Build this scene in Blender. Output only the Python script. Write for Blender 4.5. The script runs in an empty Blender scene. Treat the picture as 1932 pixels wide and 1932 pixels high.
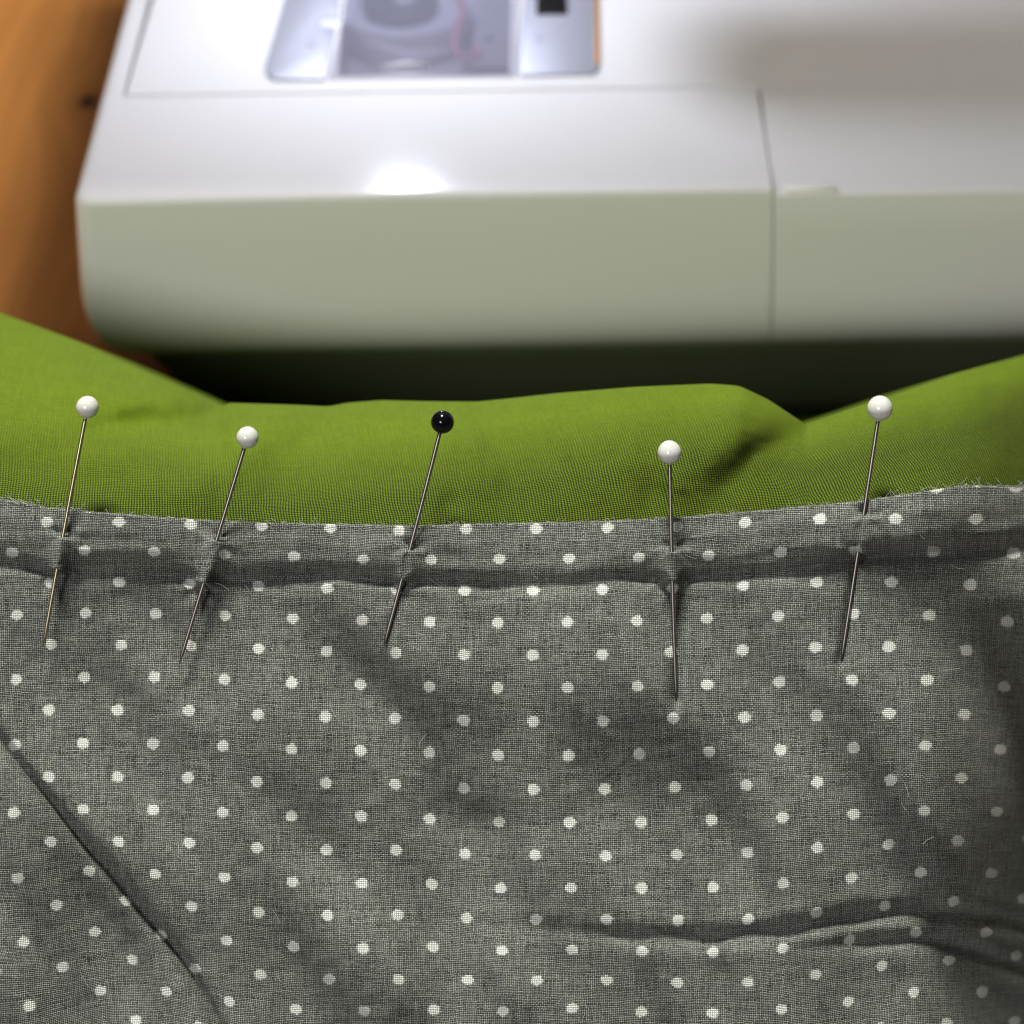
import bpy, bmesh, math, random
import numpy as np
from mathutils import Vector, Matrix

random.seed(7)
rng = np.random.default_rng(11)
SC = bpy.context.scene
COL = SC.collection
CM = 0.01                      # everything below is laid out in centimetres

# ------------------------------------------------------------------ camera
CAM_Z = 35.0
PITCH = math.radians(40.0)     # downwards
HALF = 966.0                   # half of the photograph's width, in layout units
FPX = HALF / math.tan(math.radians(12.5))
cam_d = bpy.data.cameras.new("camera")
cam = bpy.data.objects.new("camera", cam_d)
COL.objects.link(cam)
cam.location = (0, 0, CAM_Z * CM)
cam.rotation_euler = (math.pi / 2 - PITCH, 0, 0)
cam_d.sensor_width = 36.0
cam_d.sensor_height = 36.0
cam_d.sensor_fit = 'HORIZONTAL'
cam_d.lens = 18.0 / math.tan(math.radians(12.5))
cam_d.clip_start = 0.005
cam_d.clip_end = 50.0
cam_d.dof.use_dof = True
cam_d.dof.focus_distance = 0.364
cam_d.dof.aperture_fstop = cam_d.lens / 4.6
cam_d.dof.aperture_blades = 0
SC.camera = cam

FW = np.array([0, math.cos(PITCH), -math.sin(PITCH)])
UPV = np.array([0, math.sin(PITCH), math.cos(PITCH)])
RT = np.array([1.0, 0, 0])
C0 = np.array([0, 0, CAM_Z])


def unp(px, py, depth):
    """layout point at a given depth (cm) along the viewing axis -> place in the room (cm)"""
    px = np.asarray(px, float); py = np.asarray(py, float); depth = np.asarray(depth, float)
    a = ((px - HALF) / FPX * depth)[..., None]
    b = ((HALF - py) / FPX * depth)[..., None]
    return C0 + depth[..., None] * FW + a * RT + b * UPV


def onz(px, py, z):
    d = FW + (px - HALF) / FPX * RT + (HALF - py) / FPX * UPV
    t = (z - CAM_Z) / d[2]
    p = C0 + d * t
    return float(p[0]), float(p[1])


# ------------------------------------------------------------------ world + lamps
w = bpy.data.worlds.new("World")
SC.world = w
w.use_nodes = True
bg = w.node_tree.nodes['Background']
bg.inputs[0].default_value = (1.0, 0.95, 0.90, 1)
bg.inputs[1].default_value = 0.06

SC.view_settings.view_transform = 'Standard'
SC.view_settings.look = 'None'
SC.view_settings.exposure = 0.0
SC.view_settings.gamma = 1.0
SC.cycles.max_bounces = 8
SC.cycles.sample_clamp_indirect = 4.0
SC.cycles.caustics_reflective = False
SC.cycles.caustics_refractive = False
SC.cycles.use_denoising = True
SC.cycles.pixel_filter_type = 'BLACKMAN_HARRIS'
SC.cycles.filter_width = 1.15


def area(name, loc, target, size, power, color, size_y=None, shape='DISK'):
    l = bpy.data.lights.new(name, 'AREA')
    l.shape = shape
    l.size = size * CM
    if size_y: l.size_y = size_y * CM
    l.energy = power
    l.color = color
    o = bpy.data.objects.new(name, l)
    COL.objects.link(o)
    o.location = Vector(loc) * CM
    o.rotation_euler = (Vector(target) - Vector(loc)).to_track_quat('-Z', 'Y').to_euler()
    return o


area('ceiling_lamp', (-13, 62, 149), (0, 32, 10), 30, 50.0, (1.0, 0.97, 0.88))
area('room_lamp', (-48, -86, 100), (0, 34, 8), 40, 13.5, (1.0, 0.975, 0.975))
LED = (-3.2, 54.0, 18.05)
area('machine_lamp', LED, (-2.2, 47.0, 8), 0.7, 0.24, (0.78, 0.82, 1.0))


# ------------------------------------------------------------------ helpers
def tag(o, label=None, cat=None, group=None, kind=None):
    if label: o['label'] = label
    if cat: o['category'] = cat
    if group: o['group'] = group
    if kind: o['kind'] = kind
    return o


def empty(name, loc):
    o = bpy.data.objects.new(name, None)
    COL.objects.link(o)
    o.empty_display_size = 0.01
    o.location = Vector(loc) * CM
    return o


def link(name, me, mat, parent=None, smooth=True):
    o = bpy.data.objects.new(name, me)
    COL.objects.link(o)
    if mat: me.materials.append(mat)
    if smooth:
        me.polygons.foreach_set('use_smooth', [True] * len(me.polygons))
    if parent:
        o.parent = parent
        o.matrix_parent_inverse = Matrix.Translation(-parent.location)
    return o


def pymesh(name, verts, faces, mat, parent=None, smooth=True):
    me = bpy.data.meshes.new(name)
    me.from_pydata([tuple(float(c) * CM for c in v) for v in verts], [], faces)
    me.update()
    return link(name, me, mat, parent, smooth)


def grid_mesh(name, P, UV, mat, parent=None):
    """P: (rows, cols, 3) in cm; UV: (rows, cols, 2)"""
    n, m = P.shape[:2]
    me = bpy.data.meshes.new(name)
    me.vertices.add(n * m)
    me.vertices.foreach_set('co', (P.reshape(-1, 3) * CM).ravel().astype(np.float32))
    idx = np.arange(n * m).reshape(n, m)
    q = np.stack([idx[:-1, :-1], idx[1:, :-1], idx[1:, 1:], idx[:-1, 1:]], -1).reshape(-1, 4)
    me.loops.add(q.size)
    me.loops.foreach_set('vertex_index', q.ravel().astype(np.int32))
    me.polygons.add(len(q))
    me.polygons.foreach_set('loop_start', (np.arange(len(q)) * 4).astype(np.int32))
    me.update(calc_edges=True)
    uvl = me.uv_layers.new(name='UVMap')
    uvl.data.foreach_set('uv', UV.reshape(-1, 2)[q.ravel()].astype(np.float32).ravel())
    me.validate()
    return link(name, me, mat, parent)


def bevel(o, width, seg=3):
    m = o.modifiers.new('bevel', 'BEVEL')
    m.width = width * CM
    m.segments = seg
    m.limit_method = 'ANGLE'
    return m


def prism(name, poly, z0, z1, mat, parent=None, bev=0.0, seg=3):
    n = len(poly)
    area2 = sum(poly[i][0] * poly[(i + 1) % n][1] - poly[(i + 1) % n][0] * poly[i][1] for i in range(n))
    if area2 < 0: poly = poly[::-1]
    v = [(x, y, z0) for x, y in poly] + [(x, y, z1) for x, y in poly]
    f = [tuple(range(n))[::-1], tuple(range(n, 2 * n))] + [(i, (i + 1) % n, n + (i + 1) % n, n + i) for i in range(n)]
    o = pymesh(name, v, f, mat, parent, smooth=bool(bev))
    if bev: bevel(o, bev, seg)
    return o


def lathe(name, prof, center, mat, parent=None, axis=None, seg=40):
    """prof: [(r, h)] revolved round axis"""
    ax = Vector(axis or (0, 0, 1)).normalized()
    q = ax.to_track_quat('Z', 'Y')
    vs, fs = [], []
    for r, h in prof:
        for k in range(seg):
            a = 2 * math.pi * k / seg
            p = q @ Vector((r * math.cos(a), r * math.sin(a), h)) + Vector(center)
            vs.append(tuple(p))
    for i in range(len(prof) - 1):
        for k in range(seg):
            a, b = i * seg + k, i * seg + (k + 1) % seg
            fs.append((a, b, b + seg, a + seg))
    fs.append(tuple(range(seg))[::-1])
    fs.append(tuple(range((len(prof) - 1) * seg, len(prof) * seg)))
    return pymesh(name, vs, fs, mat, parent)


def tube(name, pts, rad, mat, parent=None, seg=8):
    pts = [Vector(p) for p in pts]
    vs, fs = [], []
    rads = rad if isinstance(rad, (list, tuple)) else [rad] * len(pts)
    t0 = (pts[1] - pts[0]).normalized()
    ref = t0.orthogonal().normalized()
    for i, p in enumerate(pts):
        t = (pts[min(i + 1, len(pts) - 1)] - pts[max(i - 1, 0)]).normalized()
        ref = (ref - t * ref.dot(t)).normalized()
        b = t.cross(ref)
        for k in range(seg):
            a = 2 * math.pi * k / seg
            vs.append(tuple(p + (ref * math.cos(a) + b * math.sin(a)) * rads[i]))
    for i in range(len(pts) - 1):
        for k in range(seg):
            a, b = i * seg + k, i * seg + (k + 1) % seg
            fs.append((a, b, b + seg, a + seg))
    fs.append(tuple(range(seg))[::-1])
    fs.append(tuple(range((len(pts) - 1) * seg, len(pts) * seg)))
    return pymesh(name, vs, fs, mat, parent)


# ------------------------------------------------------------------ materials
class NT:
    def __init__(self, name):
        self.m = bpy.data.materials.new(name)
        self.m.use_nodes = True
        self.t = self.m.node_tree
        self.b = self.t.nodes['Principled BSDF']

    def n(self, kind, **kw):
        nd = self.t.nodes.new(kind)
        for k, v in kw.items(): setattr(nd, k, v)
        return nd

    def put(self, sock, v):
        if isinstance(v, bpy.types.NodeSocket): self.t.links.new(v, sock)
        else: sock.default_value = v

    def math(self, op, a, b=None, c=None, clamp=False):
        nd = self.n('ShaderNodeMath', operation=op, use_clamp=clamp)
        self.put(nd.inputs[0], a)
        if b is not None: self.put(nd.inputs[1], b)
        if c is not None: self.put(nd.inputs[2], c)
        return nd.outputs[0]

    def xyz(self, x, y, z=0.0):
        nd = self.n('ShaderNodeCombineXYZ')
        self.put(nd.inputs[0], x); self.put(nd.inputs[1], y); self.put(nd.inputs[2], z)
        return nd.outputs[0]

    def noise(self, vec, scale=1.0, detail=2.0, rough=0.5):
        nd = self.n('ShaderNodeTexNoise')
        self.put(nd.inputs['Vector'], vec)
        nd.inputs['Scale'].default_value = scale
        nd.inputs['Detail'].default_value = detail
        nd.inputs['Roughness'].default_value = rough
        return nd.outputs[0]

    def ramp(self, fac, stops):
        nd = self.n('ShaderNodeValToRGB')
        self.put(nd.inputs[0], fac)
        r = nd.color_ramp
        while len(r.elements) > 1: r.elements.remove(r.elements[-1])
        r.elements[0].position = stops[0][0]; r.elements[0].color = (*stops[0][1], 1)
        for p, c in stops[1:]:
            e = r.elements.new(p); e.color = (*c, 1)
        return nd.outputs[0]

    def mix(self, fac, a, b, mode='MIX'):
        nd = self.n('ShaderNodeMix', data_type='RGBA', blend_type=mode)
        self.put(nd.inputs[0], fac)
        for s, v in ((nd.inputs[6], a), (nd.inputs[7], b)):
            self.put(s, v if isinstance(v, bpy.types.NodeSocket) else (*v, 1))
        return nd.outputs[2]

    def bump(self, h, strength, dist, normal=None):
        nd = self.n('ShaderNodeBump')
        self.put(nd.inputs['Height'], h)
        nd.inputs['Strength'].default_value = strength
        nd.inputs['Distance'].default_value = dist
        if normal is not None: self.t.links.new(normal, nd.inputs['Normal'])
        return nd.outputs[0]

    def set(self, **kw):
        for k, v in kw.items():
            s = self.b.inputs[k.replace('_', ' ')]
            if isinstance(v, tuple) and len(v) == 3: v = (*v, 1)
            self.put(s, v)
        return self


def weave_material(name, tu, tv, dark, light, gapcol, dots=False, gap_amt=0.75, contrast=1.0, bump_d=6e-5):
    N = NT(name)
    tc = N.n('ShaderNodeTexCoord')
    sep = N.n('ShaderNodeSeparateXYZ')
    N.t.links.new(tc.outputs['UV'], sep.inputs[0])
    u, v = sep.outputs[0], sep.outputs[1]
    uv = tc.outputs['UV']
    # threads wander a little
    wob1 = N.math('MULTIPLY', N.math('SUBTRACT', N.noise(uv, 1.4, 3), 0.5), 2.2)
    wob2 = N.math('MULTIPLY', N.math('SUBTRACT', N.noise(N.xyz(v, u, 7.3), 1.4, 3), 0.5), 2.2)
    x = N.math('ADD', N.math('MULTIPLY', u, tu), wob1)
    y = N.math('ADD', N.math('MULTIPLY', v, tv), wob2)
    fx, fy = N.math('FRACT', x), N.math('FRACT', y)
    ix, iy = N.math('FLOOR', x), N.math('FLOOR', y)
    par = N.math('MODULO', N.math('ADD', N.math('ADD', ix, iy), 2000.0), 2.0)   # 0 or 1

    def prof(f):
        a = N.math('SUBTRACT', N.math('MULTIPLY', f, 2.0), 1.0)
        return N.math('SUBTRACT', 1.0, N.math('MULTIPLY', a, a))
    wx, wy = prof(fx), prof(fy)
    # yarn thickness differs from thread to thread
    tone_w = N.noise(N.xyz(N.math('MULTIPLY', ix, 0.77), N.math('MULTIPLY', y, 0.055), 1.0), 1.0, 2)
    tone_h = N.noise(N.xyz(N.math('MULTIPLY', x, 0.045), N.math('MULTIPLY', iy, 0.77), 5.0), 1.0, 2)
    hw = N.math('MULTIPLY', wx, N.math('MULTIPLY_ADD', wy, 0.5, 0.5))
    hh = N.math('MULTIPLY', wy, N.math('MULTIPLY_ADD', wx, 0.5, 0.5))
    hgt = N.math('ADD', N.math('MULTIPLY', hw, N.math('SUBTRACT', 1.0, par)), N.math('MULTIPLY', hh, par))
    tone = N.math('ADD', N.math('MULTIPLY', tone_w, N.math('SUBTRACT', 1.0, par)), N.math('MULTIPLY', tone_h, par))
    fleck = N.noise(N.xyz(N.math('MULTIPLY', x, 0.35), N.math('MULTIPLY', y, 0.8), 3.0), 1.0, 3, 0.7)
    mott = N.noise(uv, 0.9, 4, 0.6)
    t2 = N.math('ADD', N.math('MULTIPLY', N.math('SUBTRACT', tone, 0.5), 1.5 * contrast),
                N.math('MULTIPLY', N.math('SUBTRACT', fleck, 0.5), 1.3 * contrast))
    t2 = N.math('ADD', t2, N.math('MULTIPLY', N.math('SUBTRACT', mott, 0.5), 0.35 * contrast))
    t2 = N.math('ADD', t2, 0.5, clamp=True)
    col = N.mix(t2, dark, light)
    # holes of the open weave, the darkness inside them put into the colour
    gap = N.math('MULTIPLY', N.math('SUBTRACT', 0.70 if dots else 0.84, hgt), 4.4, clamp=True)
    gap = N.math('MULTIPLY', gap, gap_amt)
    if not dots:
        # painted holes weaken away from the pinned edge, where an oblique view hides them
        cl = N.math('MULTIPLY', N.math('SUBTRACT', v, 1.3), 0.42, clamp=True)
        gap = N.math('MULTIPLY', gap, N.math('MULTIPLY_ADD', cl, -0.75, 1.0))
    if dots:
        # the print takes on whole threads, hence the stepped outline
        us = N.math('DIVIDE', N.math('SUBTRACT', N.math('ADD', ix, 0.5), wob1), tu)
        vs = N.math('DIVIDE', N.math('SUBTRACT', N.math('ADD', iy, 0.5), wob2), tv)
        a = N.math('MULTIPLY', N.math('ADD', N.math('ADD', us, vs), 1.0), 0.5)
        b = N.math('MULTIPLY', N.math('ADD', N.math('SUBTRACT', us, vs), 1.0), 0.5)
        fa = N.math('SUBTRACT', a, N.math('ROUND', a))
        fb = N.math('SUBTRACT', b, N.math('ROUND', b))
        du = N.math('ADD', fa, fb)
        dv = N.math('SUBTRACT', fa, fb)
        r = N.math('SQRT', N.math('ADD', N.math('MULTIPLY', du, du), N.math('MULTIPLY', dv, dv)))
        jit = N.math('MULTIPLY', N.math('SUBTRACT', N.noise(N.xyz(ix, iy, 0.5), 0.9, 1), 0.5), 0.10)
        d = N.math('SUBTRACT', 0.170, N.math('ADD', r, jit))
        mask = N.math('MULTIPLY_ADD', d, 26.0, 0.5, clamp=True)
        dcol = N.mix(N.math('MULTIPLY', t2, 0.25), (0.56, 0.58, 0.54), (0.70, 0.72, 0.68))
        col = N.mix(mask, col, dcol)
        gap = N.math('MULTIPLY', gap, N.math('MULTIPLY_ADD', mask, -0.55, 1.0))
    col = N.mix(gap, col, gapcol)
    fine = N.noise(N.xyz(x, y, 0.0), 2.3, 3, 0.7)
    hb = N.math('ADD', hgt, N.math('MULTIPLY', fine, 0.35))
    hb = N.math('ADD', hb, N.math('MULTIPLY', tone, 0.6))
    nrm = N.bump(hb, 1.0, bump_d)
    N.set(Base_Color=col, Roughness=0.9, Normal=nrm)
    N.b.inputs['Sheen Weight'].default_value = 0.10 if dots else 0.0
    N.b.inputs['Sheen Roughness'].default_value = 0.5
    N.b.inputs['Specular IOR Level'].default_value = 0.15
    return N.m


M_GREY = weave_material('grey_dotted_cotton', 18.5, 17.5, (0.020, 0.022, 0.0195), (0.325, 0.35, 0.31),
                        (0.006, 0.0065, 0.005), dots=True, gap_amt=0.95, contrast=1.1, bump_d=1.3e-4)
M_GREEN = weave_material('lime_green_cotton', 22.5, 22.5, (0.046, 0.074, 0.002), (0.130, 0.190, 0.006),
                         (0.006, 0.010, 0.001), dots=False, gap_amt=0.95, contrast=0.5, bump_d=9e-5)


def plastic(name, col, rough=0.3):
    N = NT(name)
    tc = N.n('ShaderNodeTexCoord')
    nz = N.noise(tc.outputs['Object'], 900.0, 3, 0.6)
    big = N.noise(tc.outputs['Object'], 25.0, 4, 0.6)
    c = N.mix(N.math('MULTIPLY', big, 0.5), col, tuple(x * 0.93 for x in col))
    N.set(Base_Color=c, Roughness=N.math('MULTIPLY_ADD', big, 0.10, rough - 0.05), Normal=N.bump(nz, 0.12, 2e-5))
    N.b.inputs['Specular IOR Level'].default_value = 0.16
    return N.m


M_WHITE = plastic('white_machine_plastic', (0.74, 0.735, 0.705), 0.165)
M_SLOT = plastic('black_plastic', (0.008, 0.008, 0.009), 0.4)
M_UNDER_SHADE = plastic('charcoal_base_plastic', (0.060, 0.070, 0.035), 0.5)  # dark tone standing for shade under the machine
M_CAV = plastic('grey_cavity_plastic', (0.36, 0.36, 0.39), 0.5)
M_BOBW = plastic('pale_bobbin_plastic', (0.55, 0.55, 0.6), 0.3)
M_BAR = plastic('cream_tab_plastic', (0.80, 0.80, 0.70), 0.25)


def simple(name, col, rough, metal=0.0, **kw):
    N = NT(name)
    tc = N.n('ShaderNodeTexCoord')
    nz = N.noise(tc.outputs['Object'], 600.0, 4, 0.6)
    c = N.mix(N.math('MULTIPLY', nz, 0.6), col, tuple(x * 0.72 for x in col))
    N.set(Base_Color=c, Roughness=N.math('MULTIPLY_ADD', nz, 0.15, rough), Metallic=metal)
    for k, v in kw.items(): N.b.inputs[k.replace('_', ' ')].default_value = v
    return N.m


M_PLATE = simple('brushed_steel_plate', (0.42, 0.43, 0.48), 0.48, 0.5)
M_COPPER = simple('coppery_plate_edge', (0.80, 0.42, 0.14), 0.35, 0.6)
M_PIN = simple('pin_steel', (0.22, 0.20, 0.185), 0.33, 1.0)
M_GLINT = simple('pin_steel_brassy', (0.34, 0.305, 0.20), 0.3, 1.0)  # pin steel with a brassy glint put into its colour
M_RED = simple('red_thread', (0.55, 0.20, 0.26), 0.8)
M_PEARL = simple('white_glass_pinhead', (0.48, 0.50, 0.47), 0.07, 0.0, Coat_Weight=0.8, Coat_Roughness=0.03,
                 Subsurface_Weight=0.35, Subsurface_Scale=0.0015)
M_JET = simple('black_glass_pinhead', (0.002, 0.002, 0.003), 0.05, 0.0, Specular_IOR_Level=0.25)
M_FIB = simple('pale_cotton_fibre', (0.45, 0.46, 0.44), 0.9)
NG = NT('clear_plastic_cover')
_tr = NG.n('ShaderNodeBsdfTransparent'); _tr.inputs[0].default_value = (0.84, 0.84, 0.87, 1)
_gl = NG.n('ShaderNodeBsdfGlossy'); _gl.inputs['Roughness'].default_value = 0.22
_fr = NG.n('ShaderNodeFresnel'); _fr.inputs[0].default_value = 1.5
_mx = NG.n('ShaderNodeMixShader')
_ge = NG.n('ShaderNodeNewGeometry')
NG.t.links.new(NG.math('MULTIPLY', NG.math('ADD', _fr.outputs[0], 0.03, clamp=True), NG.math('SUBTRACT', 1.0, _ge.outputs['Backfacing'])), _mx.inputs[0])
NG.t.links.new(_tr.outputs[0], _mx.inputs[1]); NG.t.links.new(_gl.outputs[0], _mx.inputs[2])
_df = NG.n('ShaderNodeBsdfDiffuse'); _df.inputs[0].default_value = (0.42, 0.42, 0.50, 1)
_m2 = NG.n('ShaderNodeMixShader'); _m2.inputs[0].default_value = 0.2
NG.t.links.new(_mx.outputs[0], _m2.inputs[1]); NG.t.links.new(_df.outputs[0], _m2.inputs[2])
_mx = _m2
NG.t.links.new(_mx.outputs[0], NG.t.nodes['Material Output'].inputs['Surface'])
M_CLEAR = NG.m


def wood():
    N = NT('pine_wood')
    tc = N.n('ShaderNodeTexCoord')
    sep = N.n('ShaderNodeSeparateXYZ')
    N.t.links.new(tc.outputs['Object'], sep.inputs[0])
    x, y = sep.outputs[0], sep.outputs[1]
    warp = N.noise(N.xyz(N.math('MULTIPLY', x, 9.0), N.math('MULTIPLY', y, 2.5)), 1.0, 3)
    # two knots bend the grain: distance field
    kx, ky = KNOT[0] * CM, KNOT[1] * CM
    dx = N.math('SUBTRACT', x, kx); dy = N.math('MULTIPLY', N.math('SUBTRACT', y, ky), 0.7)
    d = N.math('SQRT', N.math('ADD', N.math('MULTIPLY', dx, dx), N.math('MULTIPLY', dy, dy)))
    bend = N.math('DIVIDE', 0.006, N.math('ADD', d, 0.006))
    g = N.math('ADD', N.math('MULTIPLY', x, 75.0), N.math('MULTIPLY', warp, 6.0))
    g = N.math('ADD', g, N.math('MULTIPLY', bend, 3.5))
    ring = N.math('FRACT', g)
    ring = N.math('SMOOTH_MIN', ring, N.math('MULTIPLY', N.math('SUBTRACT', 1.0, ring), 4.0), 0.2)
    fib = N.noise(N.xyz(N.math('MULTIPLY', x, 1500.0), N.math('MULTIPLY', y, 40.0)), 1.0, 3)
    f = N.math('ADD', N.math('MULTIPLY', ring, 0.65), N.math('MULTIPLY', fib, 0.35))
    col = N.ramp(f, [(0.0, (0.23, 0.086, 0.017)), (0.5, (0.32, 0.132, 0.031)), (1.0, (0.16, 0.055, 0.010))])
    kn = N.math('MULTIPLY', N.math('SUBTRACT', 0.0034, d), 700.0, clamp=True)
    halo = N.math('MULTIPLY', N.math('SUBTRACT', 0.010, d), 90.0, clamp=True)
    col = N.mix(N.math('MULTIPLY', halo, 0.5), col, (0.13, 0.040, 0.007))
    col = N.mix(kn, col, (0.018, 0.006, 0.003))
    N.set(Base_Color=col, Roughness=0.42, Normal=N.bump(f, 0.3, 1e-4))
    return N.m


KNOT = onz(166, 192, 0.0)
M_WOOD = wood()

# ------------------------------------------------------------------ table
tbl = empty('wooden_table', (0, 45, 0))
tag(tbl, 'orange pine table top with a dark knot beside the white sewing machine', 'table')
edges = [-62, -44, -27, -8.0, 3.2, 17.5, 33, 48, 64]
ang = math.radians(-4)
for i in range(len(edges) - 1):
    a, b = edges[i] + 0.03, edges[i + 1] - 0.03
    pts = []
    for (X, Y) in ((a, -38), (b, -38), (b, 118), (a, 118)):
        yy = Y - 25
        pts.append((X * math.cos(ang) - yy * math.sin(ang), 25 + X * math.sin(ang) + yy * math.cos(ang)))
    prism('plank', pts, -2.6, -0.004 * ((i * 5) % 3), M_WOOD, tbl, bev=0.08, seg=2)

# ------------------------------------------------------------------ sewing machine
ZB = 8.0          # height of the sewing bed
mach = empty('sewing_machine', (2, 52, 0))
tag(mach, 'white electric sewing machine with a steel needle plate standing on the wooden table', 'sewing machine')


def rrect(x0, x1, y0, y1, r, n=8):
    pts = []
    for cx, cy, a0 in ((x1 - r, y1 - r, 0), (x0 + r, y1 - r, 90), (x0 + r, y0 + r, 180), (x1 - r, y0 + r, 270)):
        for k in range(n + 1):
            a = math.radians(a0 + 90 * k / n)
            pts.append((cx + r * math.cos(a), cy + r * math.sin(a)))
    return pts


def loft(name, box, r, levels, mat, parent, shear=0.0, cap=True):
    """levels: [(z, inset_front, inset_side)]"""
    x0, x1, y0, y1 = box
    vs, fs = [], []
    n = None
    for (z, i_f, i_s) in levels:
        ri = max(0.15, r - min(i_f, i_s))
        ring = rrect(x0 + i_s, x1 - (i_s if box_r else 0), y0 + i_f, y1, ri)
        n = len(ring)
        vs += [(x, y + shear * x, z) for x, y in ring]
    for L in range(len(levels) - 1):
        for k in range(n):
            a, b = L * n + k, L * n + (k + 1) % n
            fs.append((a, a + n, b + n, b))
    fs.append(tuple(range(n)))
    fs.append(tuple(range((len(levels) - 1) * n, len(levels) * n))[::-1])
    return pymesh(name, vs, fs, mat, parent)


# positions of the bed's edges (cm)
pL = onz(136, 379, ZB); pS = onz(1458, 357, ZB); pR = onz(1932, 352, ZB)
SHEAR = (pS[1] - pL[1]) / (pS[0] - pL[0])
Y0 = pL[1] - SHEAR * pL[0]
XL, XS = pL[0], pS[0]
seam_a = onz(1430, 157, ZB)
arm_front_l = onz(235, 179, ZB)
arm_front = arm_front_l[1] - SHEAR * arm_front_l[0]
arm_left = arm_front_l[0]
arm_right = seam_a[0]
print('bed', XL, XS, Y0, 'shear', SHEAR, 'arm', arm_left, arm_right, arm_front, seam_a)

box_r = False
FLARE = 0.085
belly = [(5.15, 0.0, -.20), (4.9, 0.02, -.20), (4.6, 0.07, -.17), (4.3, 0.16, -.10), (4.0, 0.30, 0.02), (3.7, 0.49, 0.2), (3.4, 0.74, 0.5), (3.1, 1.05, .8), (2.9, 1.3, 1.0)]
tray_levels = [(ZB, 0.17, 0.26), (ZB - 0.012, 0.10, 0.15), (ZB - 0.045, 0.04, 0.07), (ZB - 0.10, 0.01, 0.02), (ZB - 0.18, 0.0, 0.0),
               (ZB - 1.2, 0.0, -.09), (ZB - 2.3, 0.0, -.18)] + belly
tray = loft('extension_tray', (XL, XS + 0.6, Y0, Y0 + 17.0), 0.4, tray_levels, M_WHITE, mach, SHEAR)
# the socket of the free arm is cut out of the tray
cut = prism('cutter', [(arm_left - 0.03, arm_front - 0.105 + SHEAR * arm_left), (arm_right + 3, arm_front - 0.105 + SHEAR * (arm_right + 3)),
                       (arm_right + 3, Y0 + 30), (arm_left - 0.03, Y0 + 30)], 0.8, 12, None)
for o, c in ((tray, cut),):
    md = o.modifiers.new('cut', 'BOOLEAN'); md.operation = 'DIFFERENCE'; md.object = c; md.solver = 'EXACT'
# the body's end wall crosses the tray: the tray narrows towards the back
cut2 = prism('cutter', [(XS - 0.022, Y0 - 2), (XS + 4, Y0 - 2), (XS + 4, Y0 + 30), (arm_right - 0.9 - 0.3, Y0 + 30), (arm_right - 0.03, arm_front)], -1, 12, None)
for v_ in cut2.data.vertices:
    v_.co.x += 0.07 * (ZB * CM - v_.co.z)
md = tray.modifiers.new('cut', 'BOOLEAN'); md.operation = 'DIFFERENCE'; md.object = cut2; md.solver = 'EXACT'


def apply_and_drop(o, cutters):
    dg = bpy.context.evaluated_depsgraph_get()
    me = bpy.data.meshes.new_from_object(o.evaluated_get(dg))
    o.modifiers.clear(); o.data = me
    for c in cutters: bpy.data.objects.remove(c)


apply_and_drop(tray, [cut, cut2])


def sharpen(o, deg=32):
    me = o.data
    me.polygons.foreach_set('use_smooth', [True] * len(me.polygons))
    me.set_sharp_from_angle(angle=math.radians(deg))


sharpen(tray)

body_levels = [(ZB, 2.5, 0.08), (ZB - 0.005, 2.1, 0.04), (ZB - 0.02, 1.6, 0.0), (ZB - 0.045, 1.1, 0), (ZB - 0.08, 0.6, 0), (ZB - 0.12, 0.25, 0), (ZB - 0.15, 0.09, 0), (ZB - 0.19, 0.02, 0), (ZB - .25, 0, 0),
               (ZB - 1.2, 0.0, 0), (ZB - 2.3, 0.0, 0)] + [(z, f, 0) for z, f, s in belly]
# base body with its slanted left end
vs, fs = [], []
XE = 34.0
for (z, f, s) in body_levels:
    y = Y0 + f
    xs_front = XS + 0.02
    xs_back = arm_right + 0.02
    k = (y - Y0) / (arm_front - Y0)
    xl = xs_front + (xs_back - xs_front) * min(max(k, 0), 1) + s + 0.07 * (ZB - z)
    back_y = Y0 + 24
    pts = [(xl, y), (xl + 0.04, y - 0.0), (XE, y), (XE, back_y), (arm_right + 0.05 + s, back_y), (arm_right + 0.05 + s, arm_front + 0.3)]
    vs += [(x, yy + SHEAR * x, z) for x, yy in pts]
n = 6
for L in range(len(body_levels) - 1):
    for k in range(n):
        a, b = L * n + k, L * n + (k + 1) % n
        fs.append((a, a + n, b + n, b))
fs.append(tuple(range(n)))
fs.append(tuple(range((len(body_levels) - 1) * n, len(body_levels) * n))[::-1])
body = pymesh('bed_body', vs, fs, M_WHITE, mach)
sharpen(body, 20)

# lower body, coloured dark to stand for the deep shade under the shell
underbody_levels = []
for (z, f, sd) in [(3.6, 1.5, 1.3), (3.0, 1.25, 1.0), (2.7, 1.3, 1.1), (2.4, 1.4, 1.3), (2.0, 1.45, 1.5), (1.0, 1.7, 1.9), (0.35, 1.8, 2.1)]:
    underbody_levels.append((z, f, sd))
shaded_underbody = loft('base_pan', (XL, XE - 1, Y0, Y0 + 22.0), 1.2, underbody_levels, M_UNDER_SHADE, mach, SHEAR)
for fx_, fy_ in ((XL + 4, Y0 + 4), (XE - 5, Y0 + 4), (XL + 4, Y0 + 18), (XE - 5, Y0 + 18)):
    lathe('rubber_foot', [(0.9, 0.01), (0.95, 0.1), (0.9, 0.5)], (fx_, fy_, 0), M_SLOT, mach, seg=24)

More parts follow.
